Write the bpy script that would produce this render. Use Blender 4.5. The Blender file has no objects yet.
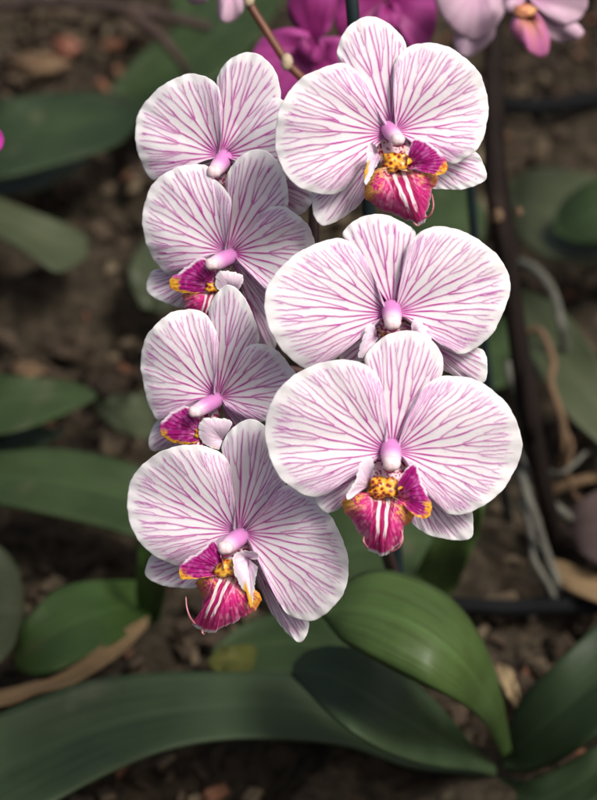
import bpy, math, random
import numpy as np
from mathutils import Vector, Matrix

# ------------------------------------------------------------------ camera, world, sun, exposure
S = bpy.context.scene
COL = S.collection
PITCH = math.radians(38.0)
FOCUS = 0.893
TANV = 0.285 / 0.9                       # frame height / distance
fwd = np.array([0.0, math.cos(PITCH), -math.sin(PITCH)])
upv = np.array([0.0, math.sin(PITCH), math.cos(PITCH)])
rgt = np.array([1.0, 0.0, 0.0])
CAM = np.array([0.0, 0.0, 0.30]) - 0.9 * fwd

cd = bpy.data.cameras.new("camera")
cam = bpy.data.objects.new("camera", cd); COL.objects.link(cam)
cam.location = CAM
cam.rotation_euler = (math.radians(90) - PITCH, 0, 0)
cd.sensor_fit = 'VERTICAL'; cd.sensor_height = 24.0; cd.sensor_width = 24.0
cd.lens = 24.0 / TANV
cd.clip_start = 0.01; cd.clip_end = 500
cd.dof.use_dof = True; cd.dof.focus_distance = FOCUS; cd.dof.aperture_fstop = 6.6
S.camera = cam

SUN_EL, SUN_AZ = math.radians(60), math.radians(131)     # azimuth clockwise from +Y (view direction): behind, right
w = bpy.data.worlds.new("World"); S.world = w; w.use_nodes = True
nt = w.node_tree; nt.nodes.clear()
sky = nt.nodes.new("ShaderNodeTexSky"); sky.sky_type = 'NISHITA'; sky.sun_disc = False
sky.sun_elevation = SUN_EL; sky.sun_rotation = SUN_AZ
sky.air_density = 0.7; sky.dust_density = 8.0; sky.ozone_density = 0.3
bg = nt.nodes.new("ShaderNodeBackground"); bg.inputs[1].default_value = 0.055
wo = nt.nodes.new("ShaderNodeOutputWorld")
nt.links.new(sky.outputs[0], bg.inputs[0]); nt.links.new(bg.outputs[0], wo.inputs[0])
sd = bpy.data.lights.new("sun", 'SUN'); sd.energy = 1.5; sd.angle = math.radians(14); sd.color = (1.0, 0.965, 0.92)
sun = bpy.data.objects.new("sun", sd); COL.objects.link(sun)
sdir = Vector((math.sin(SUN_AZ) * math.cos(SUN_EL), math.cos(SUN_AZ) * math.cos(SUN_EL), math.sin(SUN_EL)))
sun.rotation_euler = sdir.to_track_quat('Z', 'Y').to_euler(); sun.location = (1, -1, 3)
S.view_settings.view_transform = 'Standard'; S.view_settings.look = 'None'
S.view_settings.exposure = 1.15; S.view_settings.gamma = 1.0
S.cycles.max_bounces = 8
S.cycles.use_denoising = True

# ------------------------------------------------------------------ helpers
def smoothstep(a, b, x):
    t = np.clip((np.asarray(x, float) - a) / (b - a), 0, 1); return t * t * (3 - 2 * t)

def P(px, py, d):
    """point seen at photo pixel (px, py) at distance d along the view axis"""
    px = np.asarray(px, float); py = np.asarray(py, float); d = np.asarray(d, float)
    u = (px - 298.5) / 800 * TANV; v = (py - 400) / 800 * TANV
    return CAM + d[..., None] * (fwd + u[..., None] * rgt - v[..., None] * upv)

def DZ(px, py, h):
    py = np.asarray(py, float); v = (py - 400) / 800 * TANV
    return (CAM[2] - np.asarray(h, float)) / -(fwd[2] - v * upv[2])

def PZ(px, py, h):
    """point at photo pixel with world height h"""
    return P(px, py, DZ(px, py, h))

def catmull(pts, n, closed=False):
    p = np.asarray(pts, float)
    if closed: q = np.vstack([p[-1], p, p[0], p[1]])
    else: q = np.vstack([2 * p[0] - p[1], p, 2 * p[-1] - p[-2]])
    out = []
    m = 24
    for i in range(1, len(q) - 2):
        t = np.linspace(0, 1, m, endpoint=False)[:, None]
        p0, p1, p2, p3 = q[i - 1], q[i], q[i + 1], q[i + 2]
        out.append(0.5 * (2 * p1 + (p2 - p0) * t + (2 * p0 - 5 * p1 + 4 * p2 - p3) * t ** 2 + (3 * p1 - p0 - 3 * p2 + p3) * t ** 3))
    out.append(q[-2][None]); c = np.vstack(out)
    return resample(c, n)

def resample(c, n):
    d = np.r_[0, np.cumsum(np.linalg.norm(np.diff(c, axis=0), axis=1))]
    s = np.linspace(0, d[-1], n)
    return np.stack([np.interp(s, d, c[:, k]) for k in range(c.shape[1])], 1)

def make_mesh(name, verts, quads, mat, parent=None, origin=(0, 0, 0), col=None, tris=None):
    verts = np.asarray(verts, float) - np.asarray(origin, float)
    me = bpy.data.meshes.new(name)
    me.vertices.add(len(verts)); me.vertices.foreach_set("co", verts.astype(np.float32).ravel())
    q = np.asarray(quads, np.int32).reshape(-1, 4)
    t = np.zeros((0, 3), np.int32) if tris is None else np.asarray(tris, np.int32).reshape(-1, 3)
    nl = q.size + t.size
    me.loops.add(nl); me.loops.foreach_set("vertex_index", np.r_[q.ravel(), t.ravel()])
    me.polygons.add(len(q) + len(t))
    st = np.r_[np.arange(len(q)) * 4, q.size + np.arange(len(t)) * 3].astype(np.int32)
    me.polygons.foreach_set("loop_start", st)
    me.polygons.foreach_set("use_smooth", np.ones(len(st), bool))
    if col is not None:
        at = me.color_attributes.new("Col", 'FLOAT_COLOR', 'POINT')
        c = np.ones((len(verts), 4), np.float32); c[:, :3] = col
        at.data.foreach_set("color", c.ravel())
    me.update(calc_edges=True); me.validate()
    me.materials.append(mat)
    o = bpy.data.objects.new(name, me); COL.objects.link(o)
    if parent is not None: o.parent = parent
    return o

def empty(name, loc):
    o = bpy.data.objects.new(name, None); COL.objects.link(o); o.location = loc
    o.empty_display_size = 0.01
    return o

def tag(o, label=None, cat=None, group=None, kind=None):
    if label: o["label"] = label
    if cat: o["category"] = cat
    if group: o["group"] = group
    if kind: o["kind"] = kind
    return o

def grid_quads(nr, nc, off=0, flip=False):
    i = np.arange(nr - 1)[:, None] * nc + np.arange(nc - 1)[None, :] + off
    q = np.stack([i, i + 1, i + nc + 1, i + nc], -1).reshape(-1, 4)
    return q[:, ::-1] if flip else q

def tube_arrays(pts, radii, seg=12, caps=True, off=0):
    pts = np.asarray(pts, float); radii = np.broadcast_to(np.asarray(radii, float), (len(pts),))
    T = np.gradient(pts, axis=0); T /= np.linalg.norm(T, axis=1)[:, None] + 1e-12
    a = np.array([0.31, 0.2, 0.93]); N = np.cross(T, a); N /= np.linalg.norm(N, axis=1)[:, None] + 1e-12
    B = np.cross(T, N); th = np.linspace(0, 2 * np.pi, seg, endpoint=False)
    V = pts[:, None] + radii[:, None, None] * (np.cos(th)[None, :, None] * N[:, None] + np.sin(th)[None, :, None] * B[:, None])
    V = V.reshape(-1, 3); n = len(pts); q = []
    for i in range(n - 1):
        for j in range(seg):
            k = (j + 1) % seg
            q.append((off + i * seg + j, off + i * seg + k, off + (i + 1) * seg + k, off + (i + 1) * seg + j))
    tr = []
    if caps:
        V = np.vstack([V, pts[0] - T[0] * radii[0] * 0.35, pts[-1] + T[-1] * radii[-1] * 0.35]); b = off + n * seg
        for j in range(seg):
            k = (j + 1) % seg
            tr.append((off + k, off + j, b)); tr.append((off + (n - 1) * seg + j, off + (n - 1) * seg + k, b + 1))
    return V, q, tr

def tube(name, pts, radii, mat, parent=None, origin=(0, 0, 0), seg=12, n=None):
    pts = np.asarray(pts, float); radii = np.broadcast_to(np.asarray(radii, float), (len(pts),))
    if n:
        c = catmull(np.c_[pts, radii], n); pts, radii = c[:, :3], c[:, 3]
    V, q, t = tube_arrays(pts, radii, seg)
    return make_mesh(name, V, q, mat, parent, origin, tris=t)

# ------------------------------------------------------------------ materials
def new_mat(name):
    m = bpy.data.materials.new(name); m.use_nodes = True
    n = m.node_tree; n.nodes.clear()
    return m, n, n.nodes, n.links

def N(nodes, t, **kw):
    x = nodes.new(t)
    for k, v in kw.items(): setattr(x, k, v)
    return x

def mat_petal(name, transl=0.22, rough=0.5, bump=0.12, scale=900):
    m, t, nd, ln = new_mat(name)
    at = N(nd, "ShaderNodeAttribute", attribute_name="Col")
    tc = N(nd, "ShaderNodeTexCoord")
    no = N(nd, "ShaderNodeTexNoise"); no.inputs["Scale"].default_value = scale; no.inputs["Detail"].default_value = 3
    ln.new(tc.outputs["Object"], no.inputs["Vector"])
    n2 = N(nd, "ShaderNodeTexNoise"); n2.inputs["Scale"].default_value = 120; n2.inputs["Detail"].default_value = 4
    ln.new(tc.outputs["Object"], n2.inputs["Vector"])
    mr = N(nd, "ShaderNodeMapRange"); mr.inputs["From Min"].default_value = .3; mr.inputs["From Max"].default_value = .7
    mr.inputs["To Min"].default_value = .93; mr.inputs["To Max"].default_value = 1.04
    ln.new(n2.outputs["Fac"], mr.inputs["Value"])
    mx = N(nd, "ShaderNodeVectorMath", operation='SCALE'); ln.new(at.outputs["Color"], mx.inputs[0]); ln.new(mr.outputs[0], mx.inputs["Scale"])
    bp = N(nd, "ShaderNodeBump"); bp.inputs["Strength"].default_value = bump; bp.inputs["Distance"].default_value = 0.0006
    ln.new(no.outputs["Fac"], bp.inputs["Height"])
    pr = N(nd, "ShaderNodeBsdfPrincipled"); pr.inputs["Roughness"].default_value = rough
    pr.inputs["Specular IOR Level"].default_value = 0.25
    pr.inputs["Sheen Weight"].default_value = 0.08; pr.inputs["Sheen Roughness"].default_value = 0.4
    ln.new(mx.outputs[0], pr.inputs["Base Color"]); ln.new(bp.outputs[0], pr.inputs["Normal"])
    tr = N(nd, "ShaderNodeBsdfTranslucent"); ln.new(mx.outputs[0], tr.inputs["Color"])
    ms = N(nd, "ShaderNodeMixShader"); ms.inputs[0].default_value = transl
    ln.new(pr.outputs[0], ms.inputs[1]); ln.new(tr.outputs[0], ms.inputs[2])
    out = N(nd, "ShaderNodeOutputMaterial"); ln.new(ms.outputs[0], out.inputs[0])
    return m

def ramp(nd, stops):
    r = N(nd, "ShaderNodeValToRGB"); e = r.color_ramp.elements
    while len(e) < len(stops): e.new(0.5)
    for i, (p, c) in enumerate(stops):
        e[i].position = p; e[i].color = (*c, 1)
    return r

def mat_noise(name, stops, scale=40, detail=5, rough=0.6, spec=0.3, bump=0.3, bdist=0.002, stretch=(1, 1, 1), coat=0.0):
    m, t, nd, ln = new_mat(name)
    tc = N(nd, "ShaderNodeTexCoord"); mp = N(nd, "ShaderNodeMapping"); mp.inputs["Scale"].default_value = stretch
    ln.new(tc.outputs["Object"], mp.inputs["Vector"])
    no = N(nd, "ShaderNodeTexNoise"); no.inputs["Scale"].default_value = scale; no.inputs["Detail"].default_value = detail
    ln.new(mp.outputs[0], no.inputs["Vector"])
    r = ramp(nd, stops); ln.new(no.outputs["Fac"], r.inputs[0])
    bp = N(nd, "ShaderNodeBump"); bp.inputs["Strength"].default_value = bump; bp.inputs["Distance"].default_value = bdist
    ln.new(no.outputs["Fac"], bp.inputs["Height"])
    pr = N(nd, "ShaderNodeBsdfPrincipled"); pr.inputs["Roughness"].default_value = rough; pr.inputs["Specular IOR Level"].default_value = spec
    pr.inputs["Coat Weight"].default_value = coat
    ln.new(r.outputs[0], pr.inputs["Base Color"]); ln.new(bp.outputs[0], pr.inputs["Normal"])
    out = N(nd, "ShaderNodeOutputMaterial"); ln.new(pr.outputs[0], out.inputs[0])
    return m

def mat_leaf(name, dark, light, rough=0.5, spec=0.24, blot=(.060, .062, .034)):
    """leaf: colour attribute carries (across, along, edge); streaky blotches, paler midrib"""
    m, t, nd, ln = new_mat(name)
    at = N(nd, "ShaderNodeAttribute", attribute_name="Col")
    sp = N(nd, "ShaderNodeSeparateColor"); ln.new(at.outputs["Color"], sp.inputs[0])
    tc = N(nd, "ShaderNodeTexCoord")
    n1 = N(nd, "ShaderNodeTexNoise"); n1.inputs["Scale"].default_value = 22; n1.inputs["Detail"].default_value = 6; n1.inputs["Roughness"].default_value = .65
    ln.new(tc.outputs["Object"], n1.inputs["Vector"])
    cb = N(nd, "ShaderNodeCombineXYZ")
    a = N(nd, "ShaderNodeMath", operation='MULTIPLY'); a.inputs[1].default_value = 26; ln.new(sp.outputs[0], a.inputs[0])
    b = N(nd, "ShaderNodeMath", operation='MULTIPLY'); b.inputs[1].default_value = 2.2; ln.new(sp.outputs[1], b.inputs[0])
    ln.new(a.outputs[0], cb.inputs[0]); ln.new(b.outputs[0], cb.inputs[1])
    n2 = N(nd, "ShaderNodeTexNoise"); n2.inputs["Scale"].default_value = 1.0; n2.inputs["Detail"].default_value = 3
    ln.new(cb.outputs[0], n2.inputs["Vector"])
    ad = N(nd, "ShaderNodeMath", operation='ADD'); ln.new(n1.outputs["Fac"], ad.inputs[0]); ln.new(n2.outputs["Fac"], ad.inputs[1])
    hf = N(nd, "ShaderNodeMath", operation='MULTIPLY'); hf.inputs[1].default_value = .5; ln.new(ad.outputs[0], hf.inputs[0])
    r = ramp(nd, [(.34, dark), (.68, light)]); ln.new(hf.outputs[0], r.inputs[0])
    mid = N(nd, "ShaderNodeMixRGB"); mid.inputs[2].default_value = (*[min(1, c * 1.5 + .01) for c in light], 1)
    mf = N(nd, "ShaderNodeMath", operation='MULTIPLY'); mf.inputs[1].default_value = .22; ln.new(sp.outputs[2], mf.inputs[0])
    ln.new(mf.outputs[0], mid.inputs[0]); ln.new(r.outputs[0], mid.inputs[1])
    src = mid
    if blot:
        n3 = N(nd, "ShaderNodeTexNoise"); n3.inputs["Scale"].default_value = 30; n3.inputs["Detail"].default_value = 4
        ln.new(tc.outputs["Object"], n3.inputs["Vector"])
        rr = ramp(nd, [(.66, (0, 0, 0)), (.76, (.7, .7, .7))]); ln.new(n3.outputs["Fac"], rr.inputs[0])
        m2 = N(nd, "ShaderNodeMixRGB"); m2.inputs[2].default_value = (*blot, 1)
        ln.new(rr.outputs[0], m2.inputs[0]); ln.new(mid.outputs[0], m2.inputs[1]); src = m2
    bp = N(nd, "ShaderNodeBump"); bp.inputs["Strength"].default_value = .25; bp.inputs["Distance"].default_value = .0015
    ln.new(n2.outputs["Fac"], bp.inputs["Height"])
    pr = N(nd, "ShaderNodeBsdfPrincipled"); pr.inputs["Roughness"].default_value = rough; pr.inputs["Specular IOR Level"].default_value = spec
    ln.new(src.outputs[0], pr.inputs["Base Color"]); ln.new(bp.outputs[0], pr.inputs["Normal"])
    gr = N(nd, "ShaderNodeMapRange"); gr.inputs["From Min"].default_value = .35; gr.inputs["From Max"].default_value = .65
    gr.inputs["To Min"].default_value = rough - .10; gr.inputs["To Max"].default_value = rough + .18
    ln.new(n1.outputs["Fac"], gr.inputs["Value"]); ln.new(gr.outputs[0], pr.inputs["Roughness"])
    out = N(nd, "ShaderNodeOutputMaterial"); ln.new(pr.outputs[0], out.inputs[0])
    return m

M_PETAL = mat_petal("striped_petal")
M_LIP = mat_petal("waxy_lip", transl=.10, rough=.38, bump=.2, scale=500)
M_BLUR = mat_petal("plain_petal", transl=.2)
M_COLUMN = mat_petal("waxy_column", transl=.08, rough=.35, bump=.05)
M_PEDICEL = mat_noise("pedicel", [(.3, (.22, .10, .12)), (.7, (.30, .22, .16))], 80)
M_STEM = mat_noise("purple_stem", [(.3, (.030, .016, .020)), (.7, (.055, .032, .030))], 70, rough=.45)
M_STAKE = mat_noise("dark_stake", [(.3, (.006, .012, .014)), (.7, (.012, .022, .024))], 30, rough=.5)
M_BROWNSTEM = mat_noise("brown_stem", [(.3, (.006, .004, .0035)), (.6, (.012, .008, .0065)), (.8, (.03, .02, .015))], 60, rough=.8, spec=.12, stretch=(1, 1, .3))
M_STALK = mat_noise("russet_stalk", [(.3, (.10, .036, .022)), (.7, (.19, .075, .045))], 60, rough=.45)
M_CREAM = mat_noise("cream_bract", [(.3, (.32, .24, .15)), (.7, (.5, .42, .30))], 120, rough=.6)
M_ROOT = mat_noise("grey_root", [(.3, (.045, .045, .037)), (.7, (.11, .11, .09))], 90, rough=.75)
M_TWIG = mat_noise("twig", [(.3, (.018, .011, .009)), (.7, (.05, .032, .026))], 90, rough=.8)
M_TANTWIG = mat_noise("tan_twig", [(.3, (.07, .042, .022)), (.7, (.14, .09, .05))], 90, rough=.8)
M_HOSE = mat_noise("black_hose", [(.3, (.003, .0035, .004)), (.7, (.006, .0065, .007))], 50, rough=.8, spec=.1)
M_SOIL = mat_noise("soil", [(.25, (.010, .0085, .006)), (.5, (.030, .024, .016)), (.75, (.062, .047, .031))], 110, 8, rough=.95, spec=.1, bump=.9, bdist=.006)
M_PEBBLE = mat_noise("pebble", [(.3, (.16, .12, .07)), (.7, (.28, .22, .14))], 60, rough=.8)
L_GREEN = mat_leaf("leaf_deep_green", (0.0147, 0.0265, 0.0087), (0.0318, 0.0546, 0.0175))
L_DARK = mat_leaf("leaf_dark_green", (0.0101, 0.0198, 0.0081), (0.0217, 0.0386, 0.0142))
L_GREY = mat_leaf("leaf_grey_green", (0.0276, 0.0374, 0.0174), (0.0531, 0.0634, 0.0300), rough=.5, spec=.3)
L_SHEEN = mat_leaf("leaf_pale_sheen", (.020, .036, .016), (.040, .062, .028), rough=.5, spec=.22, blot=(.062, .075, .046))
L_OLIVE = mat_leaf("leaf_olive", (0.0359, 0.0564, 0.0148), (0.0580, 0.1080, 0.0277), rough=.5, spec=.3)
L_MID = mat_leaf("leaf_mid_green", (0.0224, 0.0472, 0.0113), (0.0455, 0.0854, 0.0202), rough=.45)
L_DRY = mat_leaf("leaf_dry", (.085, .058, .028), (.22, .155, .085), rough=.8, spec=.1)
L_YELLOW = mat_leaf("leaf_yellowing", (.028, .040, .010), (.085, .080, .014), rough=.6, spec=.2)
L_HUSK = mat_leaf("dry_husk", (.16, .11, .055), (.34, .26, .15), rough=.8, spec=.1)
L_MAUVE = mat_leaf("leaf_withered", (0.0382, 0.0272, 0.0255), (0.0765, 0.0560, 0.0527), rough=.8, spec=.1)

# callus: yellow with dark red spots
def mat_callus():
    m, t, nd, ln = new_mat("spotted_callus")
    tc = N(nd, "ShaderNodeTexCoord")
    vo = N(nd, "ShaderNodeTexVoronoi"); vo.inputs["Scale"].default_value = 640
    ln.new(tc.outputs["Object"], vo.inputs["Vector"])
    r = ramp(nd, [(.30, (.20, .012, .014)), (.46, (.60, .22, .02)), (.60, (.74, .38, .03)), (.9, (.78, .50, .08))])
    ln.new(vo.outputs["Distance"], r.inputs[0])
    pr = N(nd, "ShaderNodeBsdfPrincipled"); pr.inputs["Roughness"].default_value = .35
    ln.new(r.outputs[0], pr.inputs["Base Color"])
    out = N(nd, "ShaderNodeOutputMaterial"); ln.new(pr.outputs[0], out.inputs[0])
    return m
M_CALLUS = mat_callus()

# ------------------------------------------------------------------ petals with branching veins
WHITE = np.array([.84, .83, .835]); TINT = np.array([.77, .45, .73]); PINKBASE = np.array([.72, .36, .66])
VEIN_D = np.array([.44, .010, .29]); VEIN_L = np.array([.42, .040, .35])

def grow_veins(rng, S_len, ts, Rmid, n0, G0, G1, spread, stiff):
    """veins as positions a in 0..1 across the fan, grown row by row outward; they repel and fork when the gap gets wide"""
    nr = len(ts); V = []
    c = np.linspace(.5 - spread / 2, .5 + spread / 2, n0) + rng.normal(0, .012, n0)
    for a in np.sort(c):
        V.append(dict(a=float(a), main=True, k0=0, A=[], w=1.0, g=rng.uniform(.85, 1.2), end=rng.uniform(.93, .98), ph=rng.uniform(0, 6.3)))
    for k in range(nr):
        t = ts[k]; L = max(t * S_len, 1e-3)
        dr = (ts[1] - ts[0]) * Rmid
        mx = math.tan(math.radians(30)) * dr / L
        A = [v['a'] for v in V]; n = len(V)
        newA = []
        for i, v in enumerate(V):
            lo = A[i - 1] if i else 0.0 - .2 * A[0]; hi = A[i + 1] if i < n - 1 else 1.0 + .2 * (1 - A[-1])
            tgt = .5 * (lo + hi)
            kk = stiff if v['main'] else .10
            da = kk * (tgt - v['a']) + rng.normal(0, .0005) + .0006 * math.sin(v['ph'] + t * 14)
            newA.append(v['a'] + max(-mx, min(mx, da)))
        for i, v in enumerate(V): v['a'] = min(.995, max(.005, newA[i]))
        for i in range(1, n):
            if V[i]['a'] < V[i - 1]['a'] + .6 / L: V[i]['a'] = V[i - 1]['a'] + .6 / L
        for v in V: v['A'].append((k, v['a']))
        if t > .92: continue
        G = (G0 + (G1 - G0) * t)
        ins = []
        for i in range(n + 1):
            lo = V[i - 1]['a'] if i else 0.0; hi = V[i]['a'] if i < n else 1.0
            edge = i == 0 or i == n
            gap = (hi - lo) * L
            Gl = G * (1.22 - .52 * float(smoothstep(.10, .40, abs(.5 * (lo + hi) - .5))))
            if gap > Gl * (V[i - 1] if i else V[0])['g'] * (.85 if edge else 1.0):
                if i == 0: par = 0; sg = -1
                elif i == n: par = n - 1; sg = 1
                else:
                    inner = i - 1 if abs(V[i - 1]['a'] - .5) < abs(V[i]['a'] - .5) else i
                    par = inner if rng.random() < .72 else (i - 1 if inner == i else i)
                    sg = 1 if par == i - 1 else -1
                p = V[par]
                if k - p['k0'] < 3 and not p['main']: continue
                ins.append((i, dict(a=p['a'] + sg * .7 / L, main=False, k0=k, A=[(k, p['a'] + sg * .2 / L)], w=p['w'] * rng.uniform(.64, .86),
                                    g=rng.uniform(.75, 1.35), end=rng.uniform(.90, .99), ph=rng.uniform(0, 6.3))))
                p['w'] *= .95
        for i, v in reversed(ins): V.insert(i, v)
    return V

def raster(V, ts, S_len, Rmid, nc, sig):
    nr = len(ts); s = np.linspace(0, 1, nc); M = np.zeros((nr, nc)); D = np.zeros((nr, nc))
    dr = (ts[1] - ts[0]) * Rmid
    for v in V:
        A = v['A']
        for j, (k, a) in enumerate(A):
            t = ts[k]
            a2 = A[min(j + 1, len(A) - 1)][1]; a1 = A[max(j - 1, 0)][1]
            sl = (a2 - a1) * t * S_len / (2 * dr)
            cs = 1 / math.sqrt(1 + sl * sl)
            d = (s - a) * S_len * t * cs
            fade = 1 - smoothstep(v['end'] - .06, v['end'], t)
            fade *= smoothstep(0, .1, t) if v['main'] else 1
            age = t - ts[v['k0']]
            ww = v['w'] * (1 - .24 * smoothstep(.35, .95, t)) * (1.0 + (.12 if v['main'] else .15 * math.exp(-age / .06)))
            fl = .88 + .12 * math.sin(v['ph'] * 3 + t * 23)
            core = np.exp(-(d / (sig * (.40 + .74 * ww))) ** 2) * (.66 + .40 * ww) * fade * fl
            M[k] = np.maximum(M[k], core)
            D[k] += np.exp(-(d / 4.5) ** 2) * .36 * fade * (.4 + .6 * ww)
    return M, np.clip(D, 0, 1)

def part_surface(name, outline, base, depth_fn, color_fn, mat, parent, origin, res=1.25, veins=None, seed=0, thick=.00035, relief=.00014, ragged=.5):
    """a curved blade: fan of rays from base to outline, depth_fn(px,py,a,t) gives its distance, a folded-over back gives its thickness"""
    rng = np.random.default_rng(seed)
    rough = catmull(outline, 400)
    S_len = np.linalg.norm(np.diff(rough, axis=0), axis=1).sum()
    R = np.linalg.norm(rough - base, axis=1); Rmax = R.max()
    nc = int(max(24, S_len / res)); nr = int(max(14, Rmax / (res * 1.15)))
    oc = catmull(outline, nc)
    s = np.linspace(0, 1, nc)
    # slight natural unevenness of the margin
    tang = np.gradient(oc, axis=0); tang /= np.linalg.norm(tang, axis=1)[:, None] + 1e-9
    nrm = np.stack([-tang[:, 1], tang[:, 0]], 1)
    wob = sum(np.sin(2 * np.pi * (f * s + rng.random())) * A for f, A in ((9, .5), (17, .35), (31, .25), (53, .12)))
    oc = oc + nrm * (wob * ragged * np.sin(np.pi * s) ** .5)[:, None]
    ts = np.linspace(.03, 1, nr)
    X = base[0] + ts[:, None] * (oc[:, 0] - base[0])[None]
    Y = base[1] + ts[:, None] * (oc[:, 1] - base[1])[None]
    Ag = np.broadcast_to(s, X.shape); Tg = np.broadcast_to(ts[:, None], X.shape)
    Rm = np.percentile(R, 70)
    if veins:
        V = grow_veins(rng, S_len, ts, Rm, **{k: veins[k] for k in ('n0', 'G0', 'G1', 'spread', 'stiff')})
        M, D = raster(V, ts, S_len, Rm, nc, veins.get('sig', 1.0))
    else:
        M = np.zeros(X.shape); D = np.zeros(X.shape)
    dep = depth_fn(X, Y, Ag, Tg)
    colr = color_fn(X, Y, Ag, Tg, M, D, rng)
    F = P(X, Y, dep - relief * M)
    nb = 10; tb = np.linspace(1, .03, nb)
    Xb = base[0] + tb[:, None] * (oc[:, 0] - base[0])[None]; Yb = base[1] + tb[:, None] * (oc[:, 1] - base[1])[None]
    Ab = np.broadcast_to(s, Xb.shape); Tb = np.broadcast_to(tb[:, None], Xb.shape)
    B = P(Xb, Yb, depth_fn(Xb, Yb, Ab, Tb) + thick * (.35 + .65 * (1 - Tb ** 8)))
    cb = color_fn(Xb, Yb, Ab, Tb, np.zeros(Xb.shape) + .12, np.zeros(Xb.shape) + .3, rng)
    verts = np.vstack([F.reshape(-1, 3), B.reshape(-1, 3)])
    cols = np.vstack([colr.reshape(-1, 3), cb.reshape(-1, 3)])
    area = np.sum(oc[:-1, 0] * oc[1:, 1] - oc[1:, 0] * oc[:-1, 1])
    q = grid_quads(nr + nb, nc, 0, flip=area < 0)
    # y is downwards in pixels
    return make_mesh(name, verts, q, mat, parent, origin, cols)

def lerp(c, d, f): return c + (d - c) * f[..., None]

def smooth_noise(rng, X, Y, sc):
    o = np.zeros(X.shape)
    for i in range(5):
        an = rng.random() * 6.28; f = sc * (.6 + .9 * rng.random())
        o += np.sin((X * math.cos(an) + Y * math.sin(an)) * f + rng.random() * 6.28)
    return o / 5

def petal_color(tint=1.0):
    def f(X, Y, A, T, M, D, rng):
        c = np.broadcast_to(WHITE, X.shape + (3,)).copy()
        side = np.abs(2 * A - 1)
        nz = smooth_noise(rng, X, Y, .12)
        tm = (.04 + .46 * smoothstep(.25, .85, side)) * smoothstep(.05, .3, T) * (1 - smoothstep(.90, .985, T)) + .10 * nz * smoothstep(.1, .3, T) * (1 - smoothstep(.85, .95, T))
        tm = np.clip(tm + .30 * D * (1 - smoothstep(.90, .985, T)) - .08, 0, .95) * tint
        c = lerp(c, TINT, tm)
        c = lerp(c, PINKBASE, .75 * (1 - smoothstep(.02, .17, T)))
        sdv = int(rng.integers(1, 9999)); nv = vnoise(sdv, X, Y, 16.0); fk = vnoise(sdv + 1, X, Y, 1.1)
        vc = lerp(np.broadcast_to(VEIN_D, X.shape + (3,)), VEIN_L, np.clip(smoothstep(.35, .98, T) + .5 * (nv - .5), 0, 1))
        c = lerp(c, TINT * .9, .35 * smoothstep(.80, .95, fk) * smoothstep(.2, .4, T) * (1 - smoothstep(.9, .97, T)))
        return lerp(c, vc, np.clip(M * (.90 + .25 * nv), 0, 1))
    return f

def sepal_color(spots=False):
    def f(X, Y, A, T, M, D, rng):
        c = np.broadcast_to(WHITE, X.shape + (3,)).copy()
        side = np.abs(2 * A - 1)
        tm = (.08 + .25 * smoothstep(.3, .8, side)) * smoothstep(.05, .3, T) * (1 - smoothstep(.88, .97, T)) + .22 * D * (1 - smoothstep(.9, .97, T))
        c = lerp(c, TINT, np.clip(tm, 0, .8))
        c = lerp(c, PINKBASE, .5 * (1 - smoothstep(.02, .16, T)))
        vc = lerp(np.broadcast_to(VEIN_D, X.shape + (3,)), VEIN_L, smoothstep(.35, .98, T))
        c = lerp(c, vc, np.clip(M * 1.05, 0, 1))
        if spots:
            n = np.sin(X * 1.9 + 1.3 * np.sin(Y * .9)) * np.sin(Y * 1.8 + 1.1 * np.sin(X * .7))
            c = lerp(c, VEIN_D, .75 * smoothstep(.45, .7, n) * (1 - smoothstep(.3, .5, T)))
        return c
    return f

def vnoise(seed, X, Y, cell):
    r = np.random.default_rng(seed); g = r.random((64, 64))
    x = X / cell; y = Y / cell; xi = np.floor(x).astype(int); yi = np.floor(y).astype(int); fx = x - xi; fy = y - yi
    fx = fx * fx * (3 - 2 * fx); fy = fy * fy * (3 - 2 * fy)
    G = lambda i, j: g[i % 64, j % 64]
    return (G(xi, yi) * (1 - fx) + G(xi + 1, yi) * fx) * (1 - fy) + (G(xi, yi + 1) * (1 - fx) + G(xi + 1, yi + 1) * fx) * fy

def flower_plane(C, D0, tx, ty):
    k = TANV / 800 * D0
    tax, tay = math.tan(math.radians(tx)), math.tan(math.radians(ty))
    # tx > 0: faces right (its left side nearer); ty > 0: faces down (its top nearer)
    def d(X, Y): return D0 + tax * (X - C[0]) * k - tay * (C[1] - Y) * k
    return d

def conv(z, pts):
    ox, oy, f = z
    p = np.asarray(pts, float) / f; p[:, 0] += ox; p[:, 1] += oy
    return p

def petal_depth(plane, rng, dome=.0055, layer=0.0, tr=.0022, wave=.0016, roll=.0010):
    p1, p2 = rng.random() * 6.28, rng.random() * 6.28
    f1, f2 = 1.6 + rng.random(), 3.2 + rng.random() * 1.5
    def f(X, Y, A, T):
        e = 2 * A - 1
        return (plane(X, Y) + layer * np.minimum(1, T * 3) - dome * np.sin(np.pi * .68 * T ** .85) + tr * e * e * T + roll * T ** 7
                + wave * T ** 2 * (np.sin(6.28 * f1 * A + p1) + .5 * np.sin(6.28 * f2 * A + p2))
                + .0002 * T ** 5 * (np.sin(6.28 * f2 * 3.1 * A + p1 * 2) + .8 * np.sin(6.28 * f1 * 9.3 * A + p2 * 2)))
    return f

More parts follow.
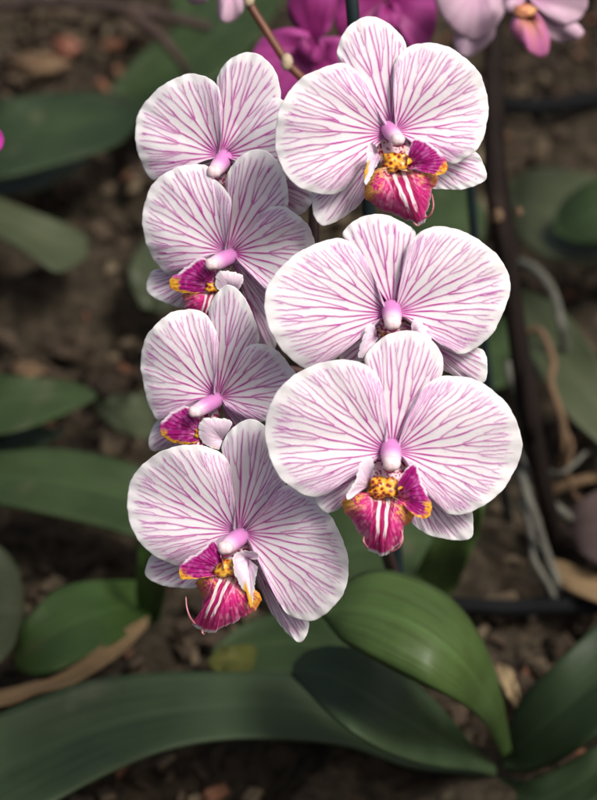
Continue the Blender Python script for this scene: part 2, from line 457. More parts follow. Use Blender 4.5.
def ellipsoid(name, px, py, d, r, mat, parent, origin, stretch=(1, 1, 1), lumps=0.0, seed=0, col=None, cleft=0.0):
    u, v = 18, 12; th = np.linspace(0, 2 * np.pi, u, endpoint=False); ph = np.linspace(.02, np.pi - .02, v)
    rng = np.random.default_rng(seed)
    c = P(px, py, d); R = []
    for p in ph:
        for t in th:
            n = np.array([math.sin(p) * math.cos(t), math.sin(p) * math.sin(t), math.cos(p)])
            l = 1 + lumps * (math.sin(5 * n[0] + 3) * math.sin(6 * n[1] + 1) + .5 * math.sin(11 * n[2] + 4 * n[0]))
            if cleft: l *= (1.12 - cleft * math.exp(-(n[0] / .28) ** 2)) / max(abs(n[0]) ** 4 + abs(n[1]) ** 4 + abs(n[2]) ** 4, .3) ** .05
            R.append(c + r * l * (n[0] * stretch[0] * rgt + n[1] * stretch[1] * upv - n[2] * stretch[2] * fwd))
    q = []
    for i in range(v - 1):
        for j in range(u):
            k = (j + 1) % u; q.append((i * u + j, i * u + k, (i + 1) * u + k, (i + 1) * u + j))
    tr = [(j, (j + 1) % u, (u // 2)) for j in range(1, u - 1)]
    cc = None if col is None else np.broadcast_to(col, (len(R), 3))
    return make_mesh(name, np.array(R), q, mat, parent, origin, cc)

# lip colours -------------------------------------------------------
MAG = np.array([.40, .012, .12]); MAGD = np.array([.19, .004, .055]); YEL = np.array([.78, .42, .035]); ORA = np.array([.62, .16, .03]); CRM = np.array([.80, .72, .62])
LOBE = np.array([.80, .66, .76])

def lip_color(axis0, axis1, half):
    ax = np.array(axis1, float) - axis0; Ln = np.linalg.norm(ax); ax /= Ln; nx = np.array([-ax[1], ax[0]])
    sd = int(abs(axis0[0] * 7 + axis0[1]))
    def f(X, Y, A, T, M, D, rng):
        x = (X - axis0[0]) * nx[0] + (Y - axis0[1]) * nx[1]; y = ((X - axis0[0]) * ax[0] + (Y - axis0[1]) * ax[1]) / Ln
        n1 = vnoise(sd, X, Y, 3.2); n2 = vnoise(sd + 1, X, Y, 7.0); n3 = vnoise(sd + 2, X, Y, 1.6)
        x = x + (n2 - .5) * 1.6
        q = np.abs(x) / half; e = np.abs(2 * A - 1)
        c = lerp(np.broadcast_to(np.array([.60, .03, .22]), X.shape + (3,)), np.array([.74, .22, .38]), np.clip(.9 * smoothstep(.45, .8, n1) * smoothstep(.2, .5, q) + .3 * (n3 - .5), 0, 1))
        c = lerp(c, np.array([.38, .006, .10]), np.clip(M * .95, 0, 1) * (.55 + .45 * n2))
        wedge = half * (.43 - .22 * y)
        inw = 1 - smoothstep(wedge * .8, wedge * 1.2, np.abs(x))
        wob = x / (half * (.30 - .06 * y))
        st = smoothstep(.10, .42, np.cos(2 * np.pi * (wob + .5)) + .25 * (n1 - .5)) if sd % 2 else smoothstep(.05, .40, np.cos(2 * np.pi * wob) + .25 * (n1 - .5))
        c = lerp(c, np.array([.24, .004, .055]), inw * (1 - st) * .7)
        c = lerp(c, np.array([.80, .70, .70]), .92 * inw * st * smoothstep(.02, .14, y) * (1 - smoothstep(.80, .95, y + .2 * n1)))
        up = smoothstep(.30, .62, e) * (1 - smoothstep(.25, .58, y + .2 * (n2 - .5)))
        mott = smoothstep(.35, .6, .6 * n1 + .4 * n3)
        c = lerp(c, np.array([.76, .36, .10]), .95 * up * smoothstep(.25, .6, T) * mott)
        c = lerp(c, YEL, .95 * up * smoothstep(.62, .92, T + .25 * (n3 - .5)))
        c = lerp(c, ORA, .7 * smoothstep(.88, .98, T + .1 * (n1 - .5)) * smoothstep(.25, .6, e) * (1 - smoothstep(.45, .7, y)))
        c = lerp(c, np.array([.80, .55, .62]), .6 * smoothstep(.95, .99, T) * smoothstep(.5, .7, y))
        c = lerp(c, WHITE, .9 * smoothstep(.93, .98, T) * smoothstep(.90, .97, y))
        # pale throat with dark bars
        th = (1 - smoothstep(.06, .22, y)) * (1 - smoothstep(.35, .6, q))
        c = lerp(c, np.array([.80, .62, .42]), th * .7 * smoothstep(.35, .6, n3))
        return c
    return f

def lobe_color(kind, rim=(.4, .8)):
    def f(X, Y, A, T, M, D, rng):
        n1 = vnoise(5, X, Y, 3.0); n3 = vnoise(6, X, Y, 1.5)
        if kind == 'white':
            c = np.broadcast_to(LOBE, X.shape + (3,)).copy()
            c = lerp(c, np.array([.72, .46, .66]), np.clip(.55 * smoothstep(.4, .8, n1) * (1 - T) + .25 * (1 - T), 0, 1))
            c = lerp(c, WHITE, smoothstep(.8, .97, T))
            g = smoothstep(rim[0], rim[0] + .04, A) * (1 - smoothstep(rim[1] - .04, rim[1], A)) * smoothstep(.62, .84, T)
            return lerp(c, YEL, g)
        c = lerp(np.broadcast_to(np.array([.40, .012, .20]), X.shape + (3,)), np.array([.52, .10, .36]), .8 * smoothstep(.45, .8, n1))
        c = lerp(c, np.array([.17, .003, .07]), np.clip(M, 0, 1) * .95)
        c = lerp(c, np.array([.66, .44, .50]), .7 * smoothstep(.55, .75, n3) * (1 - smoothstep(.15, .45, T)))
        g = smoothstep(rim[0], rim[0] + .06, A) * (1 - smoothstep(rim[1] - .06, rim[1], A)) * smoothstep(.76, .9, T + .22 * (n1 - .5))
        c = lerp(c, lerp(np.broadcast_to(YEL, X.shape + (3,)), ORA, smoothstep(.5, .8, n3)), g)
        wr = (1 - smoothstep(rim[0] - .06, rim[0], A)) + smoothstep(rim[1], rim[1] + .06, A)
        c = lerp(c, np.array([.80, .66, .76]), np.clip(wr, 0, 1) * smoothstep(.90, .96, T))
        return c
    return f

def claw_color(X, Y, A, T, M, D, rng):
    n = vnoise(9, X, Y, 1.7); n2 = vnoise(10, X, Y, 3.0)
    c = lerp(np.broadcast_to(np.array([.74, .58, .64]), X.shape + (3,)), np.array([.72, .42, .20]), smoothstep(.5, .8, n2) * smoothstep(.4, .9, T))
    return lerp(c, np.array([.30, .010, .09]), smoothstep(.52, .66, n))

# ------------------------------------------------------------------ the seven flowers (outlines measured in enlargements of the view, (x0, y0, zoom))
FL = {}
FL['R1'] = dict(z=(260, 0, 2.296), C=(302, 300), D=.876, tilt=(7, 12),
  dorsal=([(286,272),(250,235),(215,185),(190,155),(177,125),(185,88),(210,55),(245,38),(285,47),(318,75),(335,100),(336,140),(325,190),(316,272)], (302,290)),
  petals=[([(296,290),(286,272),(266,240),(245,200),(225,165),(205,150),(175,146),(110,170),(70,205),(45,250),(34,310),(40,360),(62,405),(100,435),(150,447),(185,440),(212,415),(238,375),(262,342),(284,316)], (292,306)),
          ([(315,292),(312,260),(308,220),(306,185),(308,150),(322,122),(350,104),(395,98),(440,112),(485,145),(512,185),(524,240),(518,300),(500,340),(470,365),(440,377),(405,366),(375,340),(345,318),(318,308)], (309,302))],
  lateral=[([(278,318),(245,325),(190,355),(140,405),(121,445),(122,490),(142,518),(172,510),(208,488),(236,460),(256,420),(288,345)], (288,326)),
           ([(322,330),(380,325),(450,335),(495,348),(512,375),(521,407),(498,425),(465,435),(425,435),(390,430),(355,395),(322,345)], (316,330))],
  column=[(292,292),(303,306),(317,320)], colr=19.5, 
  lobes=[('white',[(270,345),(264,332),(250,330),(245,345),(246,370),(240,398),(241,425),(250,415),(264,388),(278,362)],(272,352),(.35,.6)),
         ('mag',[(338,375),(342,350),(350,325),(362,317),(388,328),(412,348),(428,370),(430,388),(414,402),(388,398),(362,390),(342,388)],(334,382),(.55,.86))],
  callus=(313,372,25), lip=([(300,385),(275,385),(255,398),(241,425),(245,458),(288,485),(330,502),(364,517),(380,505),(386,478),(395,440),(408,408),(385,398),(350,398),(325,392)], (313,384), (360,508), 75),
  tendrils=[[(378,500),(390,495),(398,475),(396,452),(394,445)],[(352,512),(362,518),(366,516)]])
FL['R2'] = dict(z=(250, 200, 2.132), C=(303, 245), D=.878, tilt=(4, 12),
  dorsal=([(290,215),(272,180),(250,140),(225,100),(198,76),(214,50),(252,32),(290,32),(330,50),(353,70),(348,105),(332,150),(318,215)], (304,236)),
  petals=[([(288,238),(276,210),(266,175),(248,130),(225,97),(190,82),(140,93),(85,125),(45,170),(30,215),(38,265),(60,310),(95,345),(125,362),(165,350),(205,320),(238,288),(262,262),(286,248)], (296,243)),
          ([(318,232),(318,200),(322,165),(328,125),(342,88),(375,62),(420,57),(470,75),(520,110),(550,155),(555,190),(540,240),(520,280),(490,310),(455,328),(420,317),(390,293),(360,264),(322,248)], (310,240))],
  lateral=[([(285,258),(240,268),(205,305),(190,335),(205,350),(240,345),(270,310),(292,272)], (292,262)),
           ([(328,262),(400,290),(455,320),(495,318),(506,350),(502,385),(480,389),(440,377),(405,358),(365,320),(326,275)], (318,262))],
  column=[(300,228),(303,245),(304,262)], colr=22,
  lobes=[('white',[(268,285),(266,268),(249,267),(243,285),(235,310),(230,335),(240,336),(256,318),(274,295)],(270,290),(.9,.95)),
         ('white',[(345,285),(345,262),(352,252),(363,256),(374,278),(388,298),(392,312),(372,305),(350,296)],(344,290),(.9,.95))],
  callus=(306,300,20), lip=([(295,305),(268,310),(258,325),(268,345),(285,370),(300,388),(318,370),(335,345),(350,330),(345,312),(318,305)], (306,306), (301,380), 52), flat=True,
  tendrils=[])
FL['R3'] = dict(z=(250, 320, 2.132), C=(302, 285), D=.872, tilt=(2, 12),
  dorsal=([(288,262),(280,225),(276,170),(268,125),(244,90),(255,63),(290,33),(340,22),(380,38),(405,65),(412,105),(395,150),(365,190),(335,230),(318,262)], (303,278)),
  petals=[([(288,276),(284,245),(288,200),(285,155),(270,115),(237,92),(195,84),(140,95),(90,120),(50,165),(33,215),(35,270),(60,330),(95,362),(135,377),(175,365),(210,335),(245,303),(284,288)], (296,281)),
          ([(320,272),(326,240),(336,205),(348,178),(368,145),(400,123),(440,119),(490,132),(540,170),(570,220),(580,265),(570,310),(540,360),(500,395),(450,415),(415,411),(392,388),(370,350),(345,308),(322,288)], (310,280))],
  lateral=[([(282,300),(240,305),(190,335),(150,362),(137,382),(160,410),(187,405),(212,380),(240,355),(286,312)], (290,302)),
           ([(326,310),(380,350),(430,395),(470,405),(476,432),(470,466),(430,469),(380,458),(345,432),(335,390),(320,330)], (318,312))],
  column=[(300,268),(301,288),(302,306)], colr=23.5,
  lobes=[('white',[(258,345),(264,325),(262,300),(256,292),(242,296),(232,312),(225,340),(205,375),(212,382),(238,362)],(255,352),(.9,.95)),
         ('mag',[(318,372),(316,345),(338,312),(355,307),(365,340),(380,375),(388,403),(375,423),(352,417),(330,398)],(312,378),(.62,.98))],
  callus=(286,357,27), lip=([(272,372),(245,368),(215,370),(197,385),(200,405),(218,430),(238,462),(248,485),(277,503),(303,493),(322,472),(330,442),(348,422),(350,405),(328,390),(305,375)], (286,368), (277,492), 62),
  tendrils=[[(300,494),(316,486),(325,470),(324,452),(319,444)],[(250,486),(242,470),(246,458)]])
FL['L1'] = dict(z=(120, 0, 2.843), C=(285, 440), D=.918, tilt=(-19, 11),
  dorsal=([(278,425),(282,380),(284,320),(280,275),(274,242),(280,210),(305,175),(350,150),(395,155),(430,185),(450,225),(456,280),(430,320),(380,370),(305,430)], (287,440)),
  petals=[([(278,432),(287,390),(292,320),(285,265),(265,230),(225,212),(180,213),(125,240),(75,285),(48,335),(43,390),(55,450),(80,500),(100,512),(140,495),(190,475),(235,462),(272,450)], (283,441)),
          ([(303,434),(335,393),(370,342),(408,295),(440,278),(480,295),(515,345),(525,420),(510,480),(470,515),(420,505),(370,475),(305,448)], (294,442))],
  lateral=[([(275,455),(200,480),(140,515),(110,560),(140,590),(190,580),(250,530),(285,465)], (284,454)),
           ([(305,455),(380,470),(480,490),(540,540),(549,572),(513,610),(480,597),(420,550),(350,500),(300,465)], (296,456))],
  column=[(300,444),(284,468),(268,488)], colr=26,
  lobes=[('mag',[(270,500),(240,490),(200,510),(180,540),(210,560),(250,550),(275,520)],(276,508),(.3,.8))],
  callus=(282,560,16), lip=([(275,520),(245,530),(220,560),(235,600),(270,630),(300,600),(320,560),(310,530)], (285,520), (265,625), 45), flat=True, tendrils=[])
FL['L2'] = dict(z=(130, 140, 3.0), C=(295, 335), D=.914, tilt=(-19, 12),
  dorsal=([(284,318),(285,260),(292,195),(286,130),(300,85),(330,50),(375,28),(420,40),(455,85),(473,140),(472,200),(440,240),(390,285),(312,322)], (293,334)),
  petals=[([(283,326),(292,280),(304,200),(299,168),(275,135),(244,108),(232,78),(200,72),(140,82),(90,110),(55,155),(38,220),(40,280),(60,340),(90,385),(120,400),(160,378),(210,350),(275,342)], (288,335)),
          ([(312,328),(340,298),(372,255),(400,215),(430,198),(470,203),(510,230),(540,265),(555,310),(560,380),(530,450),(480,478),(430,465),(385,430),(345,388),(314,346)], (303,337))],
  lateral=[([(262,365),(180,365),(105,385),(68,392),(53,418),(50,452),(72,473),(120,494),(165,504),(205,485),(235,440),(268,385)], (274,372)),
           ([(318,360),(360,390),(405,440),(430,520),(440,600),(425,640),(398,625),(370,560),(345,480),(312,385)], (308,362))],
  column=[(308,345),(275,360),(246,372)], colr=26,
  lobes=[('mag',[(262,425),(252,385),(235,362),(210,352),(190,365),(150,395),(118,420),(130,450),(180,460),(232,455)],(266,440),(.55,.95)),
         ('white',[(325,450),(338,428),(336,405),(292,393),(262,398),(257,440),(282,455)],(310,460),(.9,.95))],
  callus=(250,440,20), lip=([(245,448),(200,455),(162,462),(165,500),(190,540),(215,570),(245,545),(265,500),(275,462)], (252,452), (212,560), 55), flat=True, tendrils=[])
FL['L3'] = dict(z=(130, 275, 3.0), C=(262, 365), D=.910, tilt=(-19, 12),
  dorsal=([(252,348),(254,280),(258,210),(256,165),(235,112),(250,70),(275,38),(300,30),(335,55),(365,110),(385,170),(384,215),(355,260),(320,305),(275,350)], (262,365)),
  petals=[([(250,352),(254,290),(265,220),(262,180),(245,140),(215,110),(175,102),(120,115),(75,150),(42,200),(32,260),(40,330),(60,400),(85,437),(120,412),(160,388),(200,376),(245,368)], (257,362)),
          ([(278,356),(310,285),(340,225),(370,208),(410,210),(450,235),(490,285),(503,310),(490,360),(450,420),(400,440),(350,440),(310,420),(280,378)], (268,366))],
  lateral=[([(230,395),(150,405),(85,435),(63,470),(55,505),(70,529),(110,522),(180,512),(220,480),(238,415)], (240,400)),
           ([(285,385),(330,430),(370,480),(400,540),(400,600),(370,590),(330,530),(285,420)], (276,390))],
  column=[(268,370),(232,390),(195,410)], colr=25,
  lobes=[('mag',[(220,465),(205,430),(185,405),(165,393),(120,415),(90,450),(100,485),(140,505),(192,505),(216,490)],(226,478),(.55,.98)),
         ('white',[(285,480),(302,458),(300,435),(240,428),(215,435),(205,460),(212,495),(238,516),(268,525)],(278,495),(.9,.95))],
  callus=(215,475,18), lip=([(210,480),(185,500),(165,520),(165,545),(195,575),(225,560),(245,535),(245,500)], (218,484), (195,565), 45), flat=True, tendrils=[])
FL['L4'] = dict(z=(120, 410, 2.4875), C=(295, 305), D=.902, tilt=(-15, 12),
  dorsal=([(284,288),(278,240),(276,190),(270,140),(252,97),(270,55),(300,30),(330,23),(360,40),(378,90),(397,140),(413,180),(395,220),(360,255),(312,290)], (296,303)),
  petals=[([(280,294),(284,240),(284,190),(270,130),(240,100),(190,87),(130,92),(75,120),(35,160),(18,215),(22,270),(45,325),(90,365),(140,387),(175,385),(205,360),(232,325),(276,306)], (288,302)),
          ([(315,297),(350,255),(380,212),(415,186),(460,200),(505,240),(545,300),(567,370),(565,430),(540,480),(500,515),(465,525),(420,510),(390,470),(370,420),(348,365),(315,312)], (305,305))],
  lateral=[([(262,340),(160,350),(90,355),(70,375),(62,402),(68,417),(100,435),(150,443),(192,440),(230,405),(268,355)], (272,345)),
           ([(318,335),(352,380),(400,450),(450,510),(470,528),(466,555),(448,578),(420,560),(380,510),(350,450),(328,395),(310,345)], (308,330))],
  column=[(306,310),(285,325),(262,343)], colr=24,
  lobes=[('mag',[(258,395),(250,360),(238,330),(226,324),(200,350),(160,375),(146,400),(155,420),(192,419),(240,412)],(264,402),(.6,.97)),
         ('white',[(330,372),(343,370),(340,355),(310,350),(284,360),(282,395),(295,430),(315,460),(325,494),(331,468),(336,430),(343,390)],(318,368),(.52,.74))],
  callus=(266,392,26), lip=([(262,402),(225,412),(190,425),(203,460),(205,500),(183,530),(205,552),(230,553),(270,535),(325,506),(350,480),(345,455),(308,432),(285,410)], (268,402), (208,548), 68),
  tendrils=[[(186,532),(174,515),(166,490),(164,465)],[(204,548),(206,556),(211,558)]])

LABELS = {
 'R1': "topmost striped orchid flower of the right row, its magenta lip twisted to the right",
 'R2': "middle striped orchid flower of the right row, its lip hidden behind the flower below",
 'R3': "lowest striped orchid flower of the right row, red lip with yellow spotted crest",
 'L1': "topmost striped orchid flower of the left row, no coloured lip showing",
 'L2': "second striped orchid flower from the top of the left row, notched petal above dark lip",
 'L3': "third striped orchid flower down the left row, broad white lobe beside small dark lip",
 'L4': "lowest striped orchid flower of the left row, hanging lip with a long thin tendril",
}
PETAL_V = dict(n0=9, G0=9.8, G1=4.6, spread=.46, stiff=.018, sig=.84)
SEPAL_V = dict(n0=7, G0=10.5, G1=4.8, spread=.46, stiff=.010, sig=.92)
LAT_V = dict(n0=6, G0=8.5, G1=4.6, spread=.5, stiff=.012, sig=.95)
LIP_V = dict(n0=9, G0=6.5, G1=4.5, spread=.75, stiff=.02, sig=.85)
LOBE_V = dict(n0=6, G0=5.5, G1=4.2, spread=.7, stiff=.02, sig=.8)
BACKS = {}

def build_flower(key, f, seed):
    z = f['z']; zf = z[2]; C = conv(z, [f['C']])[0]; D0 = f['D']
    plane = flower_plane(C, D0, *f['tilt'])
    org = P(C[0], C[1], D0 + .004)
    root = empty("orchid_flower", org)
    tag(root, LABELS[key], "flower", "striped orchid flowers on one spike")
    rng = np.random.default_rng(seed)
    big = 1.0
    o, b = f['dorsal']
    part_surface("dorsal_sepal", conv(z, o), conv(z, [b])[0], petal_depth(plane, rng, dome=.0025, layer=.0022, tr=.0025, wave=.0006), sepal_color(), M_PETAL, root, org, veins=SEPAL_V, seed=seed + 1, ragged=.35)
    for i, (o, b) in enumerate(f['petals']):
        part_surface("petal", conv(z, o), conv(z, [b])[0], petal_depth(plane, rng), petal_color(), M_PETAL, root, org, veins=PETAL_V, seed=seed + 2 + i, ragged=.6)
    for i, (o, b) in enumerate(f['lateral']):
        part_surface("lateral_sepal", conv(z, o), conv(z, [b])[0], petal_depth(plane, rng, dome=.001, layer=.006, tr=.003, wave=.0008), sepal_color(True), M_PETAL, root, org, veins=LAT_V, seed=seed + 5 + i, ragged=.35)
    # column: pink hood with a cream cap
    cp = conv(z, f['column']); k = TANV / 800 * D0; r = f['colr'] / zf * k
    cc = catmull(cp, 14); tt = np.linspace(0, 1, 14)
    pts = P(cc[:, 0], cc[:, 1], plane(cc[:, 0], cc[:, 1]) - .001 - .0095 * tt)
    rad = r * (.86 + .16 * np.sin(np.pi * tt) - .12 * tt)
    V, q, t3 = tube_arrays(pts, rad, 18)
    pink, crm = np.array([.60, .22, .52]), np.array([.80, .58, .72])
    cv = np.repeat(tt, 18); cv = np.r_[cv, 0, 1]
    colm = pink + (crm - pink) * smoothstep(.50, 1.0, cv)[:, None]
    column = make_mesh("column", V, q, M_COLUMN, root, org, colm, t3)
    e = cc[-1]; ed = plane(e[0], e[1]) - .0118
    ellipsoid("anther_cap", e[0], e[1], ed, r * .72, M_COLUMN, column, org, (1, .92, .9), .05, seed, np.array([.78, .60, .63]), cleft=.10)
    cxy = conv(z, [f['callus'][:2]])[0]; dv = (cxy - e) / (np.linalg.norm(cxy - e) + 1e-6); so = r / k * .55
    ellipsoid("stigma", e[0] + dv[0] * so, e[1] + dv[1] * so, ed + .0012, r * .50, M_COLUMN, column, org, (1, .8, .7), .05, seed, np.array([.42, .06, .20]))
    # lip
    fl = f.get('flat', False); amp = .5 if fl else 1.0
    o, b, tip, half = f['lip']; lb = conv(z, [b])[0]; lt = conv(z, [tip])[0]
    def lipd(X, Y, A, T):
        ee = np.abs(2 * A - 1)
        return plane(X, Y) - .0055 * amp - amp * (.0075 * np.sin(np.pi * .72 * T) + .0035 * (1 - smoothstep(0, .6, ee)) * np.sin(np.pi * T)) + .0045 * T ** 3 * amp
    lip = part_surface("lip", conv(z, o), lb, lipd, lip_color(lb, lt, half / zf), M_LIP, root, org, res=.6, veins=LIP_V, relief=.00030, seed=seed + 11, thick=.0006, ragged=1.3)
    for i, (kind, o, b, rim) in enumerate(f['lobes']):
        sgn = 1
        def lobd(X, Y, A, T):
            return plane(X, Y) - .0065 * amp - .0070 * T ** .8 * amp - .0022 * np.sin(np.pi * A) * np.sin(np.pi * T)
        part_surface("side_lobe", conv(z, o), conv(z, [b])[0], lobd, lobe_color(kind, rim), M_LIP, lip, org, res=.65, veins=LOBE_V if kind == 'mag' else None, relief=.0002, seed=seed + 13 + i, thick=.0005, ragged=.8)
    cx, cy, cr = f['callus']; c2 = conv(z, [(cx, cy)])[0]
    ellipsoid("callus", c2[0], c2[1], plane(c2[0], c2[1]) - (.0095 if not fl else .005), cr / zf * k, M_CALLUS, lip, org, (1.1, .85, .5), .22, seed, cleft=.30)
    # claw: the spotted neck joining crest and column foot
    c0 = np.array(C); ax = c2 - c0; L0 = np.linalg.norm(ax); ax = ax / L0; nx = np.array([-ax[1], ax[0]]); hw = 1.25 * cr / zf
    ol = [c0 + nx * hw * .7, c0 + nx * hw * 1.15 + ax * L0 * .35, c0 + nx * hw * 1.25 + ax * L0 * .8, c0 + nx * hw * .7 + ax * L0 * 1.15, c0 - nx * hw * .7 + ax * L0 * 1.15,
          c0 - nx * hw * 1.25 + ax * L0 * .8, c0 - nx * hw * 1.15 + ax * L0 * .35, c0 - nx * hw * .7]
    part_surface("claw", ol, c0, lambda X, Y, A, T: plane(X, Y) + .0028 - .0100 * (1.0 if not fl else .4) * np.clip(((X - c0[0]) * ax[0] + (Y - c0[1]) * ax[1]) / L0, 0, 1.2) ** 1.3, claw_color, M_LIP, lip, org, res=.8, seed=seed + 19, ragged=.2)
    for tp in f['tendrils']:
        tq = catmull(conv(z, tp), 24); s = np.linspace(0, 1, 24)
        d = plane(tq[:, 0], tq[:, 1]) - .0085 - .004 * np.sin(np.pi * s)
        tube("tendril", P(tq[:, 0], tq[:, 1], d), .00045 * (1 - .6 * s), M_TENDRIL, lip, org, 8)
    BACKS[key] = (C, D0, root, org, plane)
    return root

M_THROAT = mat_noise("orange_throat", [(.3, (.42, .13, .10)), (.7, (.58, .30, .10))], 300, rough=.5)
M_TENDRIL = mat_noise("tendril", [(.3, (.42, .10, .16)), (.7, (.58, .30, .28))], 200, rough=.4)

# ------------------------------------------------------------------ ground
random.seed(4); rs = np.random.default_rng(5)
def ground():
    n = 260; xs = np.linspace(-1.3, 1.3, n); ys = np.linspace(-1.0, 2.2, n)
    X, Y = np.meshgrid(xs, ys)
    Z = np.zeros(X.shape)
    for _ in range(26):
        a = rs.random() * 6.28; fq = 20 + 130 * rs.random() ** 2
        Z += np.sin((X * math.cos(a) + Y * math.sin(a)) * fq + rs.random() * 6.28) * .0055 * (20 / fq) ** .6
    # skirt rows out to the horizon
    ed = np.minimum(1, np.minimum(np.minimum(X + 1.3, 1.3 - X), np.minimum(Y + 1.0, 2.2 - Y)) / .15)
    Z = Z * ed
    xs2 = np.where(np.arange(n) == 0, -40, np.where(np.arange(n) == n - 1, 40, xs)); ys2 = np.where(np.arange(n) == 0, -40, np.where(np.arange(n) == n - 1, 60, ys))
    X, Y = np.meshgrid(xs2, ys2)
    o = make_mesh("soil", np.stack([X, Y, Z - .006], -1).reshape(-1, 3), grid_quads(n, n), M_SOIL)
    tag(o, kind="structure")
ground()

def mat_chip():
    m, t, nd, ln = new_mat("bark_chip")
    at = N(nd, "ShaderNodeAttribute", attribute_name="Col"); tc = N(nd, "ShaderNodeTexCoord")
    no = N(nd, "ShaderNodeTexNoise"); no.inputs["Scale"].default_value = 140; no.inputs["Detail"].default_value = 5
    ln.new(tc.outputs["Object"], no.inputs["Vector"])
    mr = N(nd, "ShaderNodeMapRange"); mr.inputs["To Min"].default_value = .45; mr.inputs["To Max"].default_value = 1.5
    ln.new(no.outputs["Fac"], mr.inputs["Value"])
    mx = N(nd, "ShaderNodeVectorMath", operation='SCALE'); ln.new(at.outputs["Color"], mx.inputs[0]); ln.new(mr.outputs[0], mx.inputs["Scale"])
    bp = N(nd, "ShaderNodeBump"); bp.inputs["Strength"].default_value = .6; bp.inputs["Distance"].default_value = .002
    ln.new(no.outputs["Fac"], bp.inputs["Height"])
    pr = N(nd, "ShaderNodeBsdfPrincipled"); pr.inputs["Roughness"].default_value = .85; pr.inputs["Specular IOR Level"].default_value = .2
    ln.new(mx.outputs[0], pr.inputs["Base Color"]); ln.new(bp.outputs[0], pr.inputs["Normal"])
    out = N(nd, "ShaderNodeOutputMaterial"); ln.new(pr.outputs[0], out.inputs[0])
    return m
M_CHIP = mat_chip()
def chips():
    VV, QQ, CC = [], [], []; b = 0
    cube = np.array([(-1,-1,-1),(1,-1,-1),(1,1,-1),(-1,1,-1),(-1,-1,1),(1,-1,1),(1,1,1),(-1,1,1)], float)
    fq = [(0,3,2,1),(4,5,6,7),(0,1,5,4),(1,2,6,5),(2,3,7,6),(3,0,4,7)]
    for _ in range(16000):
        x, y = rs.uniform(-.62, .62), rs.uniform(-.28, 1.25)
        l = rs.uniform(.0018, .0058) * (1.8 if rs.random() < .07 else 1)
        sz = np.array([l, l * rs.uniform(.4, .9), l * rs.uniform(.2, .5)])
        v = cube * sz * rs.uniform(.6, 1.25, (8, 3))
        ax, ay, az = rs.normal(0, .45), rs.normal(0, .45), rs.uniform(0, 6.28)
        Rx = np.array([[1,0,0],[0,math.cos(ax),-math.sin(ax)],[0,math.sin(ax),math.cos(ax)]])
        Ry = np.array([[math.cos(ay),0,math.sin(ay)],[0,1,0],[-math.sin(ay),0,math.cos(ay)]])
        Rz = np.array([[math.cos(az),-math.sin(az),0],[math.sin(az),math.cos(az),0],[0,0,1]])
        VV.append(v @ (Rz @ Ry @ Rx).T + (x, y, rs.uniform(-.004, .010)))
        QQ.append(np.array(fq) + b); b += 8
        u = rs.random()
        if u < .72: c = np.array([.038, .027, .0175]) * rs.uniform(.35, 1.6)
        elif u < .94: c = np.array([.074, .056, .035]) * rs.uniform(.7, 1.4)
        elif u < .985: c = np.array([.13, .060, .035]) * rs.uniform(.7, 1.2)
        else: c = np.array([.15, .12, .075])
        CC.append(np.tile(c, (8, 1)))
    o = make_mesh("bark_chips", np.vstack(VV), np.vstack(QQ), M_CHIP, col=np.vstack(CC))
    me = o.data; me.polygons.foreach_set("use_smooth", np.zeros(len(me.polygons), bool))
    tag(o, "loose brown bark chips strewn over the dark soil", "bark chips", kind="stuff")
chips()

# ------------------------------------------------------------------ leaves
def leaf(name, e1, e2, hs, mat, parent=None, origin=None, fold=.25, thick=.0016, curl=0.0, seed=0):
    """blade between two edges given in the view; hs are the heights of its midrib above the soil along its length"""
    nl, nw = 64, 17
    E1, E2 = catmull(e1, nl), catmull(e2, nl)
    s = np.linspace(0, 1, nl); H = np.interp(s, np.linspace(0, 1, len(hs)), hs)
    H = np.convolve(np.pad(H, 6, mode='edge'), np.ones(13) / 13, 'valid')
    v = np.linspace(-1, 1, nw)
    rng = np.random.default_rng(seed + 3)
    wv = .0022 * np.sin(s * rng.uniform(8, 14) + rng.random() * 6)
    X = E1[:, None, 0] + (E2 - E1)[:, None, 0] * (v[None] + 1) / 2
    Y = E1[:, None, 1] + (E2 - E1)[:, None, 1] * (v[None] + 1) / 2
    k = TANV / 800 * 1.2
    wd = np.linalg.norm(E2 - E1, axis=1) * k / 2
    h = H[:, None] + wd[:, None] * (fold * np.abs(v[None]) ** 1.4 - curl * v[None] ** 4) + wv[:, None] * v[None] ** 2
    V = PZ(X, Y, np.maximum(h, .004))
    org = V[0, nw // 2] if origin is None else origin
    c = np.stack([np.broadcast_to((v + 1) / 2, X.shape), np.broadcast_to(s[:, None], X.shape), np.broadcast_to(np.exp(-(v / .07) ** 2), X.shape)], -1)
    d1 = E1[nl // 2] - E2[nl // 2]; dl = E1[-1] - E1[0]
    flip = (d1[0] * dl[1] - d1[1] * dl[0]) > 0
    o = make_mesh(name, V.reshape(-1, 3), grid_quads(nl, nw, flip=flip), mat, parent, org, c.reshape(-1, 3))
    if parent is None: o.location = org
    md = o.modifiers.new("thickness", 'SOLIDIFY'); md.thickness = thick; md.offset = -1
    return o

